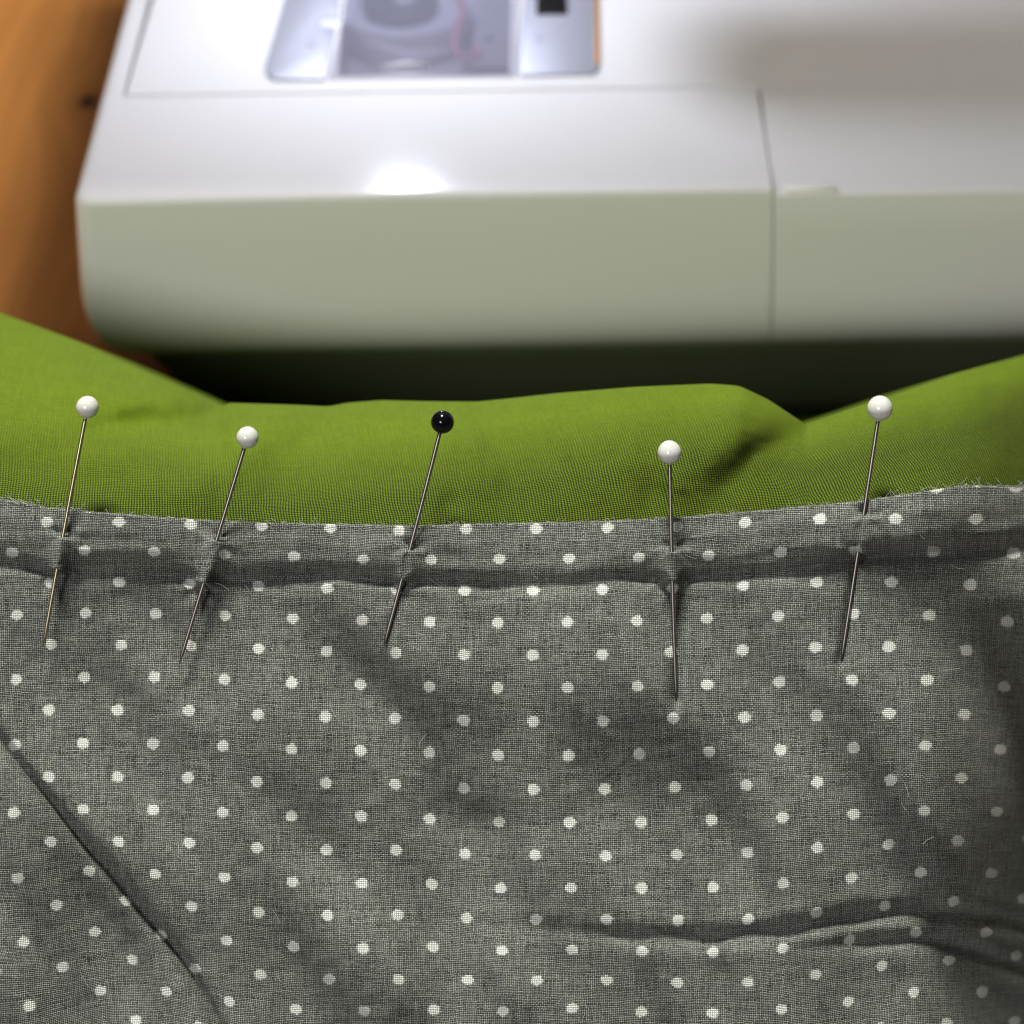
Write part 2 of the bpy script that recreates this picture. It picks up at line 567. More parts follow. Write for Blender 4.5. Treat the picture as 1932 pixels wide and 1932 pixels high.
# free arm
arm = prism('free_arm', [(arm_left, arm_front + SHEAR * arm_left), (arm_right + 0.0, arm_front + SHEAR * arm_right), (arm_right + 0.6, arm_front + 0.5 + SHEAR * arm_right),
                         (arm_right + 0.6, Y0 + 23.9 + SHEAR * arm_right), (arm_left + 0.4, Y0 + 23.9 + SHEAR * arm_left)],
            1.2, ZB + 0.002, M_WHITE, mach)
wl0, wr0 = onz(628, 150, ZB), onz(968, 147, ZB)
wl1, wr1 = (wl0[0] + 0.0, wl0[1] + 7.0), (wr0[0] + 0.0, wr0[1] + 7.0)
cav = prism('cutter', [(wl0[0] + .1, wl0[1] + 0.15), (wr0[0] - .1, wr0[1] + 0.15), wr1, wl1], ZB - 2.2, 13, None)
md = arm.modifiers.new('cut', 'BOOLEAN'); md.operation = 'DIFFERENCE'; md.object = cav; md.solver = 'EXACT'
apply_and_drop(arm, [cav])
bevel(arm, 0.04, 2)
sharpen(arm)

# hook race under the clear cover
liner = prism('hook_cavity', [(wl0[0] + .13, wl0[1] + .18), (wr0[0] - .13, wr0[1] + .18), (wr1[0] - .1, wr1[1] - .1), (wl1[0] + .1, wl1[1] - .1)],
              ZB - 2.19, ZB - 1.5, M_CAV, mach)
hc = onz(762, 2, ZB - .6)
lathe('bobbin_case', [(1.75, -1.45), (1.75, -0.75), (1.68, -0.62), (1.45, -0.60), (1.38, -0.85), (1.1, -0.9)], (hc[0], hc[1], ZB), M_BOBW, mach)
lathe('bobbin', [(0.95, -1.2), (0.97, -0.66), (0.90, -0.58), (0.42, -0.56), (0.36, -0.7), (0.05, -0.72)], (hc[0] - .1, hc[1] + .1, ZB), M_SLOT, mach)
lathe('bobbin_hub', [(0.30, -0.7), (0.30, -0.42), (0.24, -0.36), (0.1, -0.36)], (hc[0] + 0.03, hc[1] - .1, ZB), M_BOBW, mach)
h1, h2, h3 = onz(690, 70, ZB - .7), onz(770, 100, ZB - .7), onz(860, 85, ZB - .7)
tube('hook_arm', [(h1[0], h1[1], ZB - .85), (h2[0], h2[1], ZB - .8), (h3[0], h3[1], ZB - .85)], [0.08, 0.14, 0.06], M_BOBW, mach, seg=12)
tp = [(866, -10), (874, 25), (862, 55), (856, 85), (866, 104), (890, 110), (904, 104), (896, 92)]
tpts = []
for i, (a, b) in enumerate(tp):
    p = onz(a, b, ZB - 0.45 - 0.05 * (i % 2))
    tpts.append((p[0], p[1], ZB - 0.45 - 0.05 * (i % 2)))
tube('loose_thread', tpts, 0.10, M_RED, mach)
b1, b2 = onz(925, 100, ZB - .8), onz(955, 20, ZB - .8)
prism('hook_bracket', [(b1[0] - .5, b1[1] - .5), (b1[0] + .45, b1[1] - .5), (b2[0] + .5, b2[1] + 3), (b2[0] - .6, b2[1] + 3)], ZB - 1.5, ZB - 0.85, M_CAV, mach, bev=.06)
s1 = onz(918, 62, ZB - .7)
lathe('screw', [(0.17, -0.86), (0.17, -0.74), (0.12, -0.70), (0.02, -0.70)], (s1[0], s1[1], ZB), M_PLATE, mach, seg=20)


def pz(lst, z=ZB):
    return [onz(a, b, z) for a, b in lst]


def extend(lst, dy):
    """the plate runs on towards the back, out of the picture"""
    return [(x, y + dy) for x, y in lst]


q = pz([(500, 128), (502, 142), (512, 152), (522, 154), (614, 153), (626, 92), (634, 55), (606, 52), (603, 47), (607, 38), (641, 37), (643, 0)])
tl = pz([(536, 0)])
prism('needle_plate', q[:-1] + [q[-1], (q[-1][0] + .15, q[-1][1] + 3.5), (tl[0][0] + .75, tl[0][1] + 3.5), tl[0]], ZB - 0.02, ZB + 0.07, M_PLATE, mach, bev=0.035)
q2 = pz([(975, 136), (984, 146), (1118, 143), (1128, 138), (1131, 128)])
t2 = pz([(1129, 0), (988, 0)])
slot = pz([(1012, 34), (1072, 33)])
right_plate = prism('needle_plate', q2 + [t2[0], (t2[0][0] + .1, t2[0][1] + 3.5), (t2[1][0], t2[1][1] + 3.5), t2[1]], ZB - 0.02, ZB + 0.07, M_PLATE, mach, bev=0.035)
prism('latch_slot', [slot[0], slot[1], (slot[1][0], slot[1][1] + 1.5), (slot[0][0], slot[0][1] + 1.5)], ZB + 0.0, ZB + 0.078, M_SLOT, mach, bev=0.02)
e = pz([(1122, 126), (1132, 124), (1129, -60), (1121, -60)])
prism('plate_edge', [(x, y) for x, y in e], ZB - 0.01, ZB + 0.076, M_COPPER, mach, bev=0.02)
for px, py in ((588, 88), (1016, 78)):
    c = onz(px, py, ZB)
    lathe('rivet', [(0.11, 0.03), (0.11, 0.078), (0.06, 0.085), (0.01, 0.085)], (c[0], c[1], ZB), M_CAV, mach, seg=20)
g = pz([(619, 151), (973, 147), (986, 20), (648, 20)])
cover = prism('bobbin_cover', [g[0], g[1], (g[2][0], g[2][1] + 2.6), (g[3][0] + .2, g[3][1] + 2.6)], ZB - 0.02, ZB + 0.10, M_CLEAR, mach, bev=0.05, seg=4)
a1, a2 = onz(722, 134, ZB), onz(808, 131, ZB)
tube('cover_grip', [(a1[0], a1[1], ZB + .10), ((a1[0] + a2[0]) / 2, (a1[1] + a2[1]) / 2, ZB + .13), (a2[0], a2[1], ZB + .10)], [0.05, 0.10, 0.05], M_BOBW, mach, seg=12)  # pale bar put in for the lamp's glint on the cover's lip
# small raised bar on the body's front edge
t1, t3 = onz(1474, 350, ZB - .25), onz(1578, 350, ZB - .25)
yb = Y0 + 0.16
tube('release_tab', [(t1[0] + .0, yb + SHEAR * t1[0], ZB - .20), (t1[0] + .08, yb + SHEAR * t1[0], ZB - .15), (t3[0] - .08, yb + SHEAR * t3[0], ZB - .15), (t3[0], yb + SHEAR * t3[0], ZB - .20)],
     [0.03, 0.10, 0.10, 0.03], M_BAR, mach, seg=12)

# the upper part of the machine stands over the bed, above the frame
col_ = prism('column', rrect(17, 30, 46, 68, 1.5), ZB - 0.1, 31, M_WHITE, mach, bev=0.5)
upper = prism('upper_arm', rrect(-14.5, 30, 44.3, 68, 2.0), 21, 34, M_WHITE, mach, bev=0.8)
head = prism('head_housing', rrect(-9.5, 1.5, 53.2, 66, 1.5), 18.2, 21.2, M_WHITE, mach, bev=0.3)
prism('lamp_shade', rrect(-1.75, 5.5, 52.5, 53.45, 0.35), 16.05, 16.2, M_WHITE, mach, bev=0.05)  # added block below the lamp, placed to throw the bed's shadow patch
prism('lamp_bracket', [(0.2, 52.7), (0.9, 52.7), (0.9, 53.4), (0.2, 53.4)], 16.2, 18.6, M_WHITE, mach, bev=0.05)  # added hanger that carries the shadow block

# ------------------------------------------------------------------ cloth lattice (the printed dots of the photograph)
rows = {
 0: (1, [(88,986),(224,984),(361,991),(494,993),(624,997),(754,1003),(880,999),(1012,998),(1148,996),(1278,995),(1405,985),(1548,978),(1690,979),(1843,978)]),
 1: (0, [(22,1042),(161,1037),(290,1040),(425,1044),(554,1048),(685,1055),(812,1056),(942,1054),(1073,1052),(1204,1052),(1335,1048),(1472,1043),(1614,1040),(1762,1041),(1914,1045)]),
 2: (1, [(96,1100),(224,1098),(357,1101),(487,1106),(617,1110),(748,1112),(877,1115),(1006,1113),(1136,1112),(1270,1108),(1402,1106),(1541,1098),(1680,1097),(1831,1103)]),
 3: (0, [(33,1162),(161,1156),(295,1158),(426,1161),(553,1167),(684,1170),(811,1173),(939,1175),(1070,1174),(1202,1171),(1332,1167),(1467,1162),(1610,1157),(1754,1160),(1901,1177)]),
 4: (1, [(97,1215),(230,1217),(361,1218),(487,1224),(617,1229),(748,1232),(877,1235),(1005,1237),(1136,1235),(1265,1229),(1401,1227),(1538,1221),(1676,1220),(1824,1227)]),
 5: (0, [(32,1284),(158,1277),(291,1276),(424,1282),(550,1288),(680,1291),(810,1296),(938,1298),(1071,1297),(1203,1295),(1334,1292),(1469,1286),(1607,1283),(1750,1281),(1896,1300)]),
 6: (1, [(92,1339),(221,1340),(356,1340),(487,1348),(613,1353),(745,1355),(875,1359),(1006,1362),(1138,1361),(1270,1354),(1405,1354),(1541,1350),(1678,1346),(1820,1348)]),
 7: (0, [(28,1408),(156,1402),(288,1403),(421,1408),(550,1414),(681,1416),(809,1420),(939,1426),(1073,1427),(1206,1422),(1338,1418),(1472,1415),(1611,1412),(1746,1406),(1890,1419)]),
 8: (1, [(91,1466),(222,1466),(355,1467),(485,1476),(615,1477),(746,1479),(875,1488),(1006,1491),(1142,1490),(1273,1485),(1408,1482),(1543,1476),(1682,1473),(1814,1467)]),
 9: (0, [(25,1538),(156,1526),(289,1528),(420,1533),(550,1541),(682,1540),(810,1546),(942,1552),(1075,1552),(1210,1552),(1343,1548),(1478,1543),(1611,1536),(1744,1530),(1883,1536)]),
 10: (1, [(96,1588),(222,1590),(358,1590),(484,1601),(616,1605),(749,1603),(878,1612),(1009,1613),(1143,1616),(1277,1612),(1411,1609),(1542,1599),(1677,1595),(1807,1585)]),
 11: (0, [(31,1663),(171,1641),(291,1651),(424,1655),(552,1665),(682,1667),(815,1668),(944,1678),(1077,1675),(1211,1676),(1346,1676),(1478,1668),(1606,1657),(1736,1645),(1872,1653)]),
 12: (1, [(107,1708),(238,1697),(361,1710),(488,1722),(618,1728),(751,1725),(880,1733),(1012,1736),(1145,1736),(1280,1737),(1412,1736),(1541,1721),(1670,1710),(1800,1700)]),
 13: (0, [(43,1784),(180,1757),(304,1766),(428,1774),(553,1788),(685,1791),(818,1785),(947,1795),(1079,1792),(1211,1795),(1345,1798),(1478,1791),(1603,1774),(1727,1757),(1862,1765)]),
 14: (1, [(118,1826),(252,1806),(366,1830),(491,1839),(621,1849),(752,1850),(882,1849),(1013,1851),(1145,1850),(1278,1855),(1412,1856),(1538,1839),(1664,1822),(1790,1811)]),
 15: (0, [(55,1902),(191,1866),(315,1868),(432,1890),(559,1905),(687,1907),(819,1905),(949,1908),(1080,1901),(1210,1909),(1345,1912),(1475,1905),(1601,1890),(1723,1871),(1854,1874)]),
}
U0, U1, V0, V1 = -24, 56, -2, 21         # lattice range, with margins
nu, nv = U1 - U0 + 1, V1 - V0 + 1
L = np.full((nv, nu, 2), np.nan)
for r, (u0, pts) in rows.items():
    for i, p in enumerate(pts): L[r - V0, u0 + 2 * i - U0] = p
# fill the other half of the checkerboard inside
L2 = L.copy()
for a in range(-V0, 16 - V0):
    for b in range(-U0, 29 - U0):
        if np.isnan(L[a, b, 0]):
            nb = [L[a, b - 1] if b > 0 else None, L[a, b + 1] if b + 1 < nu else None]
            nb = [x for x in nb if x is not None and not np.isnan(x[0])]
            vb = [L[c, b] for c in (a - 1, a + 1) if 0 <= c < nv and not np.isnan(L[c, b, 0])]
            x = np.mean([n_[0] for n_ in nb + vb]) if len(nb) == 2 and len(vb) == 2 else None
            if x is not None: L2[a, b] = (x, np.mean([n_[1] for n_ in nb + vb]))
            elif len(nb) == 2: L2[a, b] = np.mean(nb, axis=0)
L = L2
for a in range(nv):                       # extrapolate sideways
    good = [b for b in range(nu) if not np.isnan(L[a, b, 0])]
    if not good: continue
    g0, g1 = good[0], good[-1]
    for b in range(g0 - 1, -1, -1): L[a, b] = L[a, b + 1] + (L[a, g0] - L[a, g0 + 4]) / 4 * 1.0
    for b in range(g1 + 1, nu): L[a, b] = L[a, b - 1] + (L[a, g1] - L[a, g1 - 4]) / 4 * 1.0
ra = [a for a in range(nv) if not np.isnan(L[a, 0, 0])]
up = np.zeros((nu, 2)); up[:, 1] = -58
for a in range(ra[0] - 1, -1, -1): L[a] = L[a + 1] + up
dn = (L[ra[-1]] - L[ra[-1] - 4]) / 4
dn = 0.6 * dn + 0.4 * np.array([0, 61.0])
for a in range(ra[-1] + 1, nv): L[a] = L[a - 1] + dn
# light smoothing of reading errors
for _ in range(1):
    S = L.copy()
    S[1:-1, 1:-1] = 0.6 * L[1:-1, 1:-1] + 0.1 * (L[:-2, 1:-1] + L[2:, 1:-1] + L[1:-1, :-2] + L[1:-1, 2:])
    L = S


def cub(t):
    t2, t3 = t * t, t * t * t
    # cubic B-spline / Catmull-Rom blend
    cr = np.stack([-.5 * t3 + t2 - .5 * t, 1.5 * t3 - 2.5 * t2 + 1, -1.5 * t3 + 2 * t2 + .5 * t, .5 * t3 - .5 * t2], -1)
    bs = np.stack([(1 - t) ** 3 / 6, (3 * t3 - 6 * t2 + 4) / 6, (-3 * t3 + 3 * t2 + 3 * t + 1) / 6, t3 / 6], -1)
    return 0.6 * cr + 0.4 * bs


def lat(u, v):
    uu = np.clip(u - U0, 1, nu - 2.001); vv = np.clip(v - V0, 1, nv - 2.001)
    iu = np.floor(uu).astype(int); iv = np.floor(vv).astype(int)
    cu, cv = cub(uu - iu), cub(vv - iv)
    out = 0
    for a in range(4):
        for b in range(4):
            out = out + (cv[..., a] * cu[..., b])[..., None] * L[np.clip(iv + a - 1, 0, nv - 1), np.clip(iu + b - 1, 0, nu - 1)]
    return out


def pl(pts):
    xs = [p[0] for p in pts]; ys = [p[1] for p in pts]
    return lambda x: np.interp(x, xs, ys)


def smooth_pl(pts, s=14):
    f = pl(pts)
    return lambda x: sum(wk * f(x + d) for d, wk in ((-2 * s, .1), (-s, .2), (0, .4), (s, .2), (2 * s, .1)))


EDGE = smooth_pl([(-400, 890), (-150, 925), (0, 945), (100, 962), (200, 971), (300, 979), (400, 985), (500, 990), (600, 992), (700, 993),
                  (780, 996), (850, 993), (1000, 990), (1100, 988), (1200, 984), (1300, 978), (1400, 970), (1500, 960), (1600, 952),
                  (1700, 938), (1800, 922), (1932, 907), (2100, 890), (2400, 870)], 10)
GROOVE = smooth_pl([(-400, 1040), (0, 1052), (100, 1066), (200, 1070), (300, 1074), (400, 1082), (500, 1086), (620, 1080), (750, 1088), (900, 1090), (1020, 1100), (1150, 1088),
                    (1270, 1086), (1400, 1072), (1500, 1062), (1600, 1048), (1660, 1040), (1780, 1040), (1932, 1015), (2400, 990)], 22)


def sm(a, b, x):
    t = np.clip((x - a) / (b - a), 0, 1)
    return t * t * (3 - 2 * t)


def poly_dist(px, py, pts):
    """signed distance (left/below positive) and position 0..1 along a polyline"""
    best = np.full(px.shape, 1e9); sign = np.zeros(px.shape); pos = np.zeros(px.shape)
    seg = [math.dist(pts[i], pts[i + 1]) for i in range(len(pts) - 1)]
    tot = sum(seg); acc = 0
    for i in range(len(pts) - 1):
        ax, ay = pts[i]; bx, by = pts[i + 1]
        dx, dy = bx - ax, by - ay
        t = np.clip(((px - ax) * dx + (py - ay) * dy) / (dx * dx + dy * dy), 0, 1)
        qx, qy = ax + t * dx, ay + t * dy
        d = np.hypot(px - qx, py - qy)
        s = np.sign((px - ax) * (-dy) + (py - ay) * dx)
        m = d < best
        best = np.where(m, d, best); sign = np.where(m, s, sign); pos = np.where(m, (acc + t * seg[i]) / tot, pos)
        acc += seg[i]
    return best * sign, pos


def spline(pts, n=10):
    out = []
    P = [pts[0]] + list(pts) + [pts[-1]]
    for i in range(1, len(P) - 2):
        for k in range(n):
            t = k / n
            o = []
            for c in range(len(pts[0])):
                a, b, d, e_ = P[i - 1][c], P[i][c], P[i + 1][c], P[i + 2][c]
                o.append(0.5 * (2 * b + (d - a) * t + (2 * a - 5 * b + 4 * d - e_) * t * t + (3 * b - a - 3 * d + e_) * t ** 3))
            out.append(tuple(o))
    out.append(tuple(pts[-1]))
    return out


def waves(px, py, seed, lo, hi, n, aniso=1.0):
    r = np.random.default_rng(seed)
    out = np.zeros(px.shape)
    for _ in range(n):
        wl = math.exp(r.uniform(math.log(lo), math.log(hi)))
        a = r.uniform(0, math.pi)
        kx, ky = math.cos(a) / aniso, math.sin(a)
        out += (wl / hi) * np.sin(2 * math.pi * (px * kx + py * ky) / wl + r.uniform(0, 6.28))
    return out / math.sqrt(n)


PINS = [  # head, entry, exit, tip
 ((165, 768), (120, 1008), (103, 1080), (82, 1218), 21.5, 'w'),
 ((467, 825), (411, 1015), (382, 1107), (338, 1253), 21.0, 'w'),
 ((835, 796), (774, 1033), (754, 1098), (724, 1220), 22.0, 'b'),
 ((1263, 853), (1270, 1035), (1270, 1103), (1276, 1323), 22.5, 'w'),
 ((1660, 770), (1631, 972), (1613, 1045), (1587, 1248), 24.0, 'w'),
]


def pin_h(k, s):
    """height (mm over the cloth's mean plane) of pin k at fraction s from head to tip"""
    return 5.2 + (1.5 - 5.2) * s


FOLDS = [  # points, sigma, amplitude mm, asymmetry, fade start / end
 ([(-40, 1340), (20, 1420), (85, 1500), (150, 1580), (215, 1650), (275, 1725), (340, 1805), (385, 1880), (425, 1960), (460, 2060)], 11, -2.3, 0.7, 0.05, 1.0),
 ([(700, 1735), (880, 1742), (1040, 1752), (1150, 1764), (1300, 1770), (1420, 1764), (1520, 1748), (1640, 1727), (1760, 1718), (1850, 1727), (1950, 1752), (2100, 1810)], 17, -2.3, 0.4, 0.7, 1.0),
 ([(1400, 1800), (1500, 1792), (1620, 1778), (1730, 1774), (1830, 1790), (1950, 1838), (2100, 1910)], 15, -2.2, 0.2, 0.5, 1.0),
]


def height(px, py):
    """height in mm towards the viewer over the mean plane of the dotted cloth"""
    e_, g_ = EDGE(px), GROOVE(px)
    A = np.interp(px, [-300, 0, 100, 300, 450, 620, 760, 950, 1150, 1270, 1450, 1620, 1720, 1850, 2300],
                  [1.5, 1.5, 1.7, 1.1, 1.7, 1.1, 1.7, 1.3, 1.1, 1.7, 1.6, 3.0, 3.5, 2.6, 2.6])
    wdn = np.interp(px, [0, 600, 1000, 1500, 1700, 2000], [40, 50, 58, 50, 30, 60]) + 9 * np.sin(px / 67 + 1) + 6 * np.sin(px / 31)
    h = A * (1 - sm(g_ - wdn, g_ + wdn * 0.75, py)) * (0.62 + 0.38 * sm(e_ - 4, e_ + 40, py))
    gdep = np.interp(px, [-300, 60, 200, 400, 700, 1000, 1270, 1450, 1640, 1780, 1932], [.7, 1.1, .7, 1.1, 1.25, .9, 1.3, .9, 3.0, 4.2, 1.2])
    near = np.zeros(px.shape)
    for (_h, _e, _x, _t, _r, _c) in PINS:
        near = np.maximum(near, np.exp(-((px - _x[0] - 12) / 75) ** 2))
    gdep = gdep * (1.25 + 0.8 * near)
    gd = (py - g_ - 8 + 5 * np.sin(px / 83) * (1 - near)) / (11 + 4 * (1 - near))
    h -= gdep * np.exp(-gd * gd)
    for pts, sg, amp, asy, f0, f1 in FOLDS:
        d, pos = poly_dist(px, py, spline(pts, 5))
        k = sm(0, f0, pos) if f0 > 0 else 1
        h += amp * k * np.exp(-(d / sg) ** 2)
        h += -amp * 0.5 * asy * k * np.exp(-((d + 34) / 24) ** 2) - amp * 0.22 * k * np.exp(-((d - 34) / 24) ** 2)
    # broad soft swells
    ra_, rb_ = px * 0.866 - py * 0.5, px * 0.5 + py * 0.866
    h += 2.4 * waves(px, py, 5, 300, 620, 8)
    h += 3.0 * waves(ra_, rb_ * 0.28, 31, 230, 420, 9) * sm(1120, 1330, py)
    h += 1.9 * waves(ra_, rb_ * 0.33, 8, 110, 210, 12) * (0.3 + 0.7 * sm(1100, 1300, py))
    h += 0.22 * waves(px * 0.3, py, 41, 30, 70, 12) * np.exp(-((py - g_) / 70) ** 2)
    h += 0.075 * waves(px, py, 9, 24, 60, 14)
    # slanting soft creases across the left and the middle
    for pts, sg, amp in (([(300, 1380), (470, 1490), (640, 1640), (800, 1800), (900, 1960)], 42, -0.9),
                         ([(660, 1430), (800, 1530), (1000, 1560), (1180, 1500)], 48, -0.8),
                         ([(180, 1400), (280, 1500), (420, 1700), (520, 1900)], 36, -0.7),
                         ([(20, 1180), (160, 1290), (300, 1330)], 40, -0.5),
                         ([(1500, 1230), (1700, 1330), (1860, 1500), (1900, 1800)], 70, 0.8),
                         ([(900, 1640), (1020, 1800), (1160, 1960)], 50, -0.6),
                         ([(-40, 1560), (80, 1700), (160, 1900)], 60, 1.3),
                         ([(1000, 1250), (1250, 1350), (1300, 1480)], 90, 0.9)):
        d, pos = poly_dist(px, py, spline(pts, 4))
        h += 1.7 * amp * np.exp(-(d / sg) ** 2) * np.sin(np.clip(pos, 0.02, 0.98) * math.pi) ** 0.7
    # falls away to the right
    h -= 112.0 * sm(1715, 2190, px) * (0.25 + 0.75 * sm(980, 1750, py))
    h -= 20 * sm(1790, 2100, px) * (1 - sm(980, 1150, py))
    # long pulls in the cloth that run from pin to pin
    h += 0.15 * np.sin((py - g_) / 6.3 + 1.6 * np.sin(px / 170) + 1.1 * np.sin(px / 61 + 1)) * (0.6 + 0.4 * np.sin(px / 97)) * np.exp(-((py - g_ + 12) / 46) ** 2)
    return h


def dimple(px, py, h):
    """the cloth lies over each pin between its two holes and under it elsewhere"""
    for k, (hd, en, ex, tip, r, c) in enumerate(PINS):
        hd_, tp_ = np.array(hd, float), np.array(tip, float)
        ax = tp_ - hd_; Ln = np.hypot(*ax); ax /= Ln
        s = (px - hd[0]) * ax[0] + (py - hd[1]) * ax[1]
        # straight needle runs head -> tip; lateral distance from it
        lat_ = (px - hd[0]) * (-ax[1]) + (py - hd[1]) * ax[0]
        sE = (en[0] - hd[0]) * ax[0] + (en[1] - hd[1]) * ax[1]
        sX = (ex[0] - hd[0]) * ax[0] + (ex[1] - hd[1]) * ax[1]
        ph = pin_h(k, s / Ln)
        over = ph + 0.70
        under = ph - 0.62
        w_over = sm(sE - 6, sE + 9, s) * (1 - sm(sX - 9, sX + 6, s))
        tgt = over * w_over + under * (1 - w_over)
        reach = (1 - sm(Ln - 10, Ln + 30, s)) * sm(sE - 60, sE - 30, s)
        wl = np.exp(-(lat_ / np.where(w_over > .5, 15, 9)) ** 2) * reach
        # over: only lift, under: only press down
        lift = np.maximum(tgt - h, 0) * (0.75 * np.exp(-(lat_ / 24) ** 2) + 0.25 * np.exp(-(lat_ / 13) ** 2)) * w_over
        press = np.minimum(tgt - h, 0) * np.exp(-(lat_ / 11) ** 2) * (1 - w_over) * reach
        h = h + lift + press
        # pull marks round the holes
        for (hx, hy), sg in ((en, -0.45), (ex, -0.5)):
            dd = np.hypot((px - hx) / 1.8, (py - hy))
            h = h + sg * np.exp(-(dd / 15) ** 2) * (1 - w_over)
            rr_ = np.hypot(px - hx, py - hy); an = np.arctan2(py - hy, px - hx)
            h = h + 0.20 * np.cos(6 * an + k * 1.7 + hx) * np.exp(-((rr_ - 26) / 22) ** 2)
    return h


D0 = 36.6


def drop_sides(P, px, lim0=-170, lim1=2110, k=0.000028):
    out = P.copy()
    e_ = np.maximum(lim0 - px, 0) + np.maximum(px - lim1, 0)
    out[..., 2] = np.maximum(out[..., 2] - k * e_ ** 2 * 1.6 * 1.5, 0.25)
    return out


# grey cloth ---------------------------------------------------------
us = np.concatenate([np.linspace(-21, -3.1, 70), np.linspace(-3.0, 32.0, 880), np.linspace(32.1, 52, 80)])
NCOL, NROW = len(us), 520
v_edge = np.zeros(NCOL)
tv = np.linspace(-1.8, 2.0, 600)
for i, u in enumerate(us):
    P_ = lat(np.full(600, u), tv)
    d = P_[:, 1] - EDGE(P_[:, 0])
    v_edge[i] = tv[np.argmin(np.abs(d))]
kk = np.hanning(15); kk /= kk.sum()
v_edge = np.convolve(np.pad(v_edge, 7, mode='edge'), kk, 'valid')
# frayed, slightly uneven edge
v_edge += 0.006 * np.convolve(rng.standard_normal(NCOL + 4), [.2, .2, .2, .2, .2], 'valid') + 0.008 * np.sin(us * 7.3) * np.sin(us * 2.1)
vmax = 17.2
tt = np.linspace(0, 1, NROW) ** 1.12
UU = np.repeat(us[None, :], NROW, 0)
VV = v_edge[None, :] + (vmax - v_edge[None, :]) * tt[:, None]
PX = lat(UU, VV)
px, py = PX[..., 0], PX[..., 1]
H = dimple(px, py, height(px, py))
P = unp(px, py, D0 - H / 10)
# rolled folded edge going under, above the first row
roll_P, roll_UV = [], []
for dpy, dh, dv in ((26, 1.9, 0.62), (12, 1.75, 0.40), (3, 1.5, 0.24), (-2.5, 1.0, 0.15), (-4.0, 0.6, 0.09), (-3.0, 0.22, 0.04)):
    roll_P.append(unp(px[0], py[0] + dpy, D0 - (H[0] - dh) / 10))
    roll_UV.append(np.stack([us, v_edge - dv], -1))
P = np.concatenate([np.array(roll_P), P], 0)
UVg = np.concatenate([np.array(roll_UV), np.stack([UU, VV], -1)], 0)
pxf = np.concatenate([np.repeat(px[:1], 6, 0), px], 0)
P = drop_sides(P, pxf)
# below the frame the cloth curves down to the table
last = P[-1]; dirv = (P[-1] - P[-6]); k9 = np.hanning(121); k9 /= k9.sum()
dirv = np.stack([np.convolve(np.pad(dirv[:, c_], 60, mode='edge'), k9, 'valid') for c_ in range(3)], -1)
dirv /= np.linalg.norm(dirv, axis=1)[:, None]
ext, extuv = [], []
cur = last.copy(); uvc = UVg[-1].copy()
for k in range(60):
    a = min(1.0, k / 24)
    d = dirv * (1 - a) + np.array([0, -0.25, -1.0]) * a
    cur = cur + d * 0.25
    if k > 5: cur[:, 2] = np.maximum(cur[:, 2], 0.12)
    uvc = uvc + np.array([0, 0.25 / 0.52])
    ext.append(cur.copy()); extuv.append(uvc.copy())
for k in range(26):
    cur = cur + np.stack([(last[:, 0]) * 0.14, -1.3 + 0 * us, 0 * us], -1)
    cur[:, 2] = 0.14 + 0.1 * np.sin(k * .7 + us * .5) ** 2
    uvc = uvc + np.array([0, 2.5])
    ext.append(cur.copy()); extuv.append(uvc.copy())
P = np.concatenate([P, np.array(ext)], 0)
UVg = np.concatenate([UVg, np.array(extuv)], 0)
grey = empty('dotted_fabric', (0, 20, 0))
tag(grey, 'grey woven cotton with small white dots, its folded edge pinned over the green cloth', 'fabric')
grid_mesh('cloth', P, UVg, M_GREY, grey)

# loose fibres along the fold
vs, fs = [], []
def fibre(p, n, ln, rad):
    pts = []
    d = Vector(n).normalized()
    side = Vector((random.uniform(-1, 1), random.uniform(-.4, .4), random.uniform(-.4, .4)))
    c = Vector(p)
    for i in range(6):
        pts.append(c.copy())
        d = (d + side * 0.28).normalized()
        c = c + d * ln / 5
    base = len(vs)
    ref = Vector((0.3, -0.5, 0.8))
    for i, q_ in enumerate(pts):
        t = (pts[min(i + 1, 5)] - pts[max(i - 1, 0)]).normalized()
        b1_ = t.cross(ref).normalized(); b2_ = t.cross(b1_)
        for k in range(3):
            a = 2.094 * k
            vs.append(tuple(q_ + (b1_ * math.cos(a) + b2_ * math.sin(a)) * rad))
    for i in range(5):
        for k in range(3):
            a, b = base + i * 3 + k, base + i * 3 + (k + 1) % 3
            fs.append((a, b, b + 3, a + 3))
for _ in range(520):
    i = random.randrange(100, NCOL - 110)
    x_ = float(px[0, i])
    heavy = (x_ < 160) or (x_ > 1640)
    if not heavy and random.random() < 0.55: continue
    p = P[4 + random.randrange(3), i]
    n_ = UPV * random.uniform(.3, 1) - FW * random.uniform(0.0, .8) + RT * random.uniform(-1.2, 1.2)
    fibre(p, n_, random.uniform(0.03, 0.13) * (1.5 if heavy else 0.9), 0.0028)
for _ in range(70):
    i = random.randrange(110, NCOL - 120); j_ = random.randrange(30, 500)
    fibre(P[j_, i] - FW * 0.03, RT * random.uniform(-1, 1) + UPV * random.uniform(-1, 1), random.uniform(0.08, 0.3), 0.0022)
fo = pymesh('loose_fibres', vs, fs, M_FIB, grey)
fo['kind'] = 'stuff'

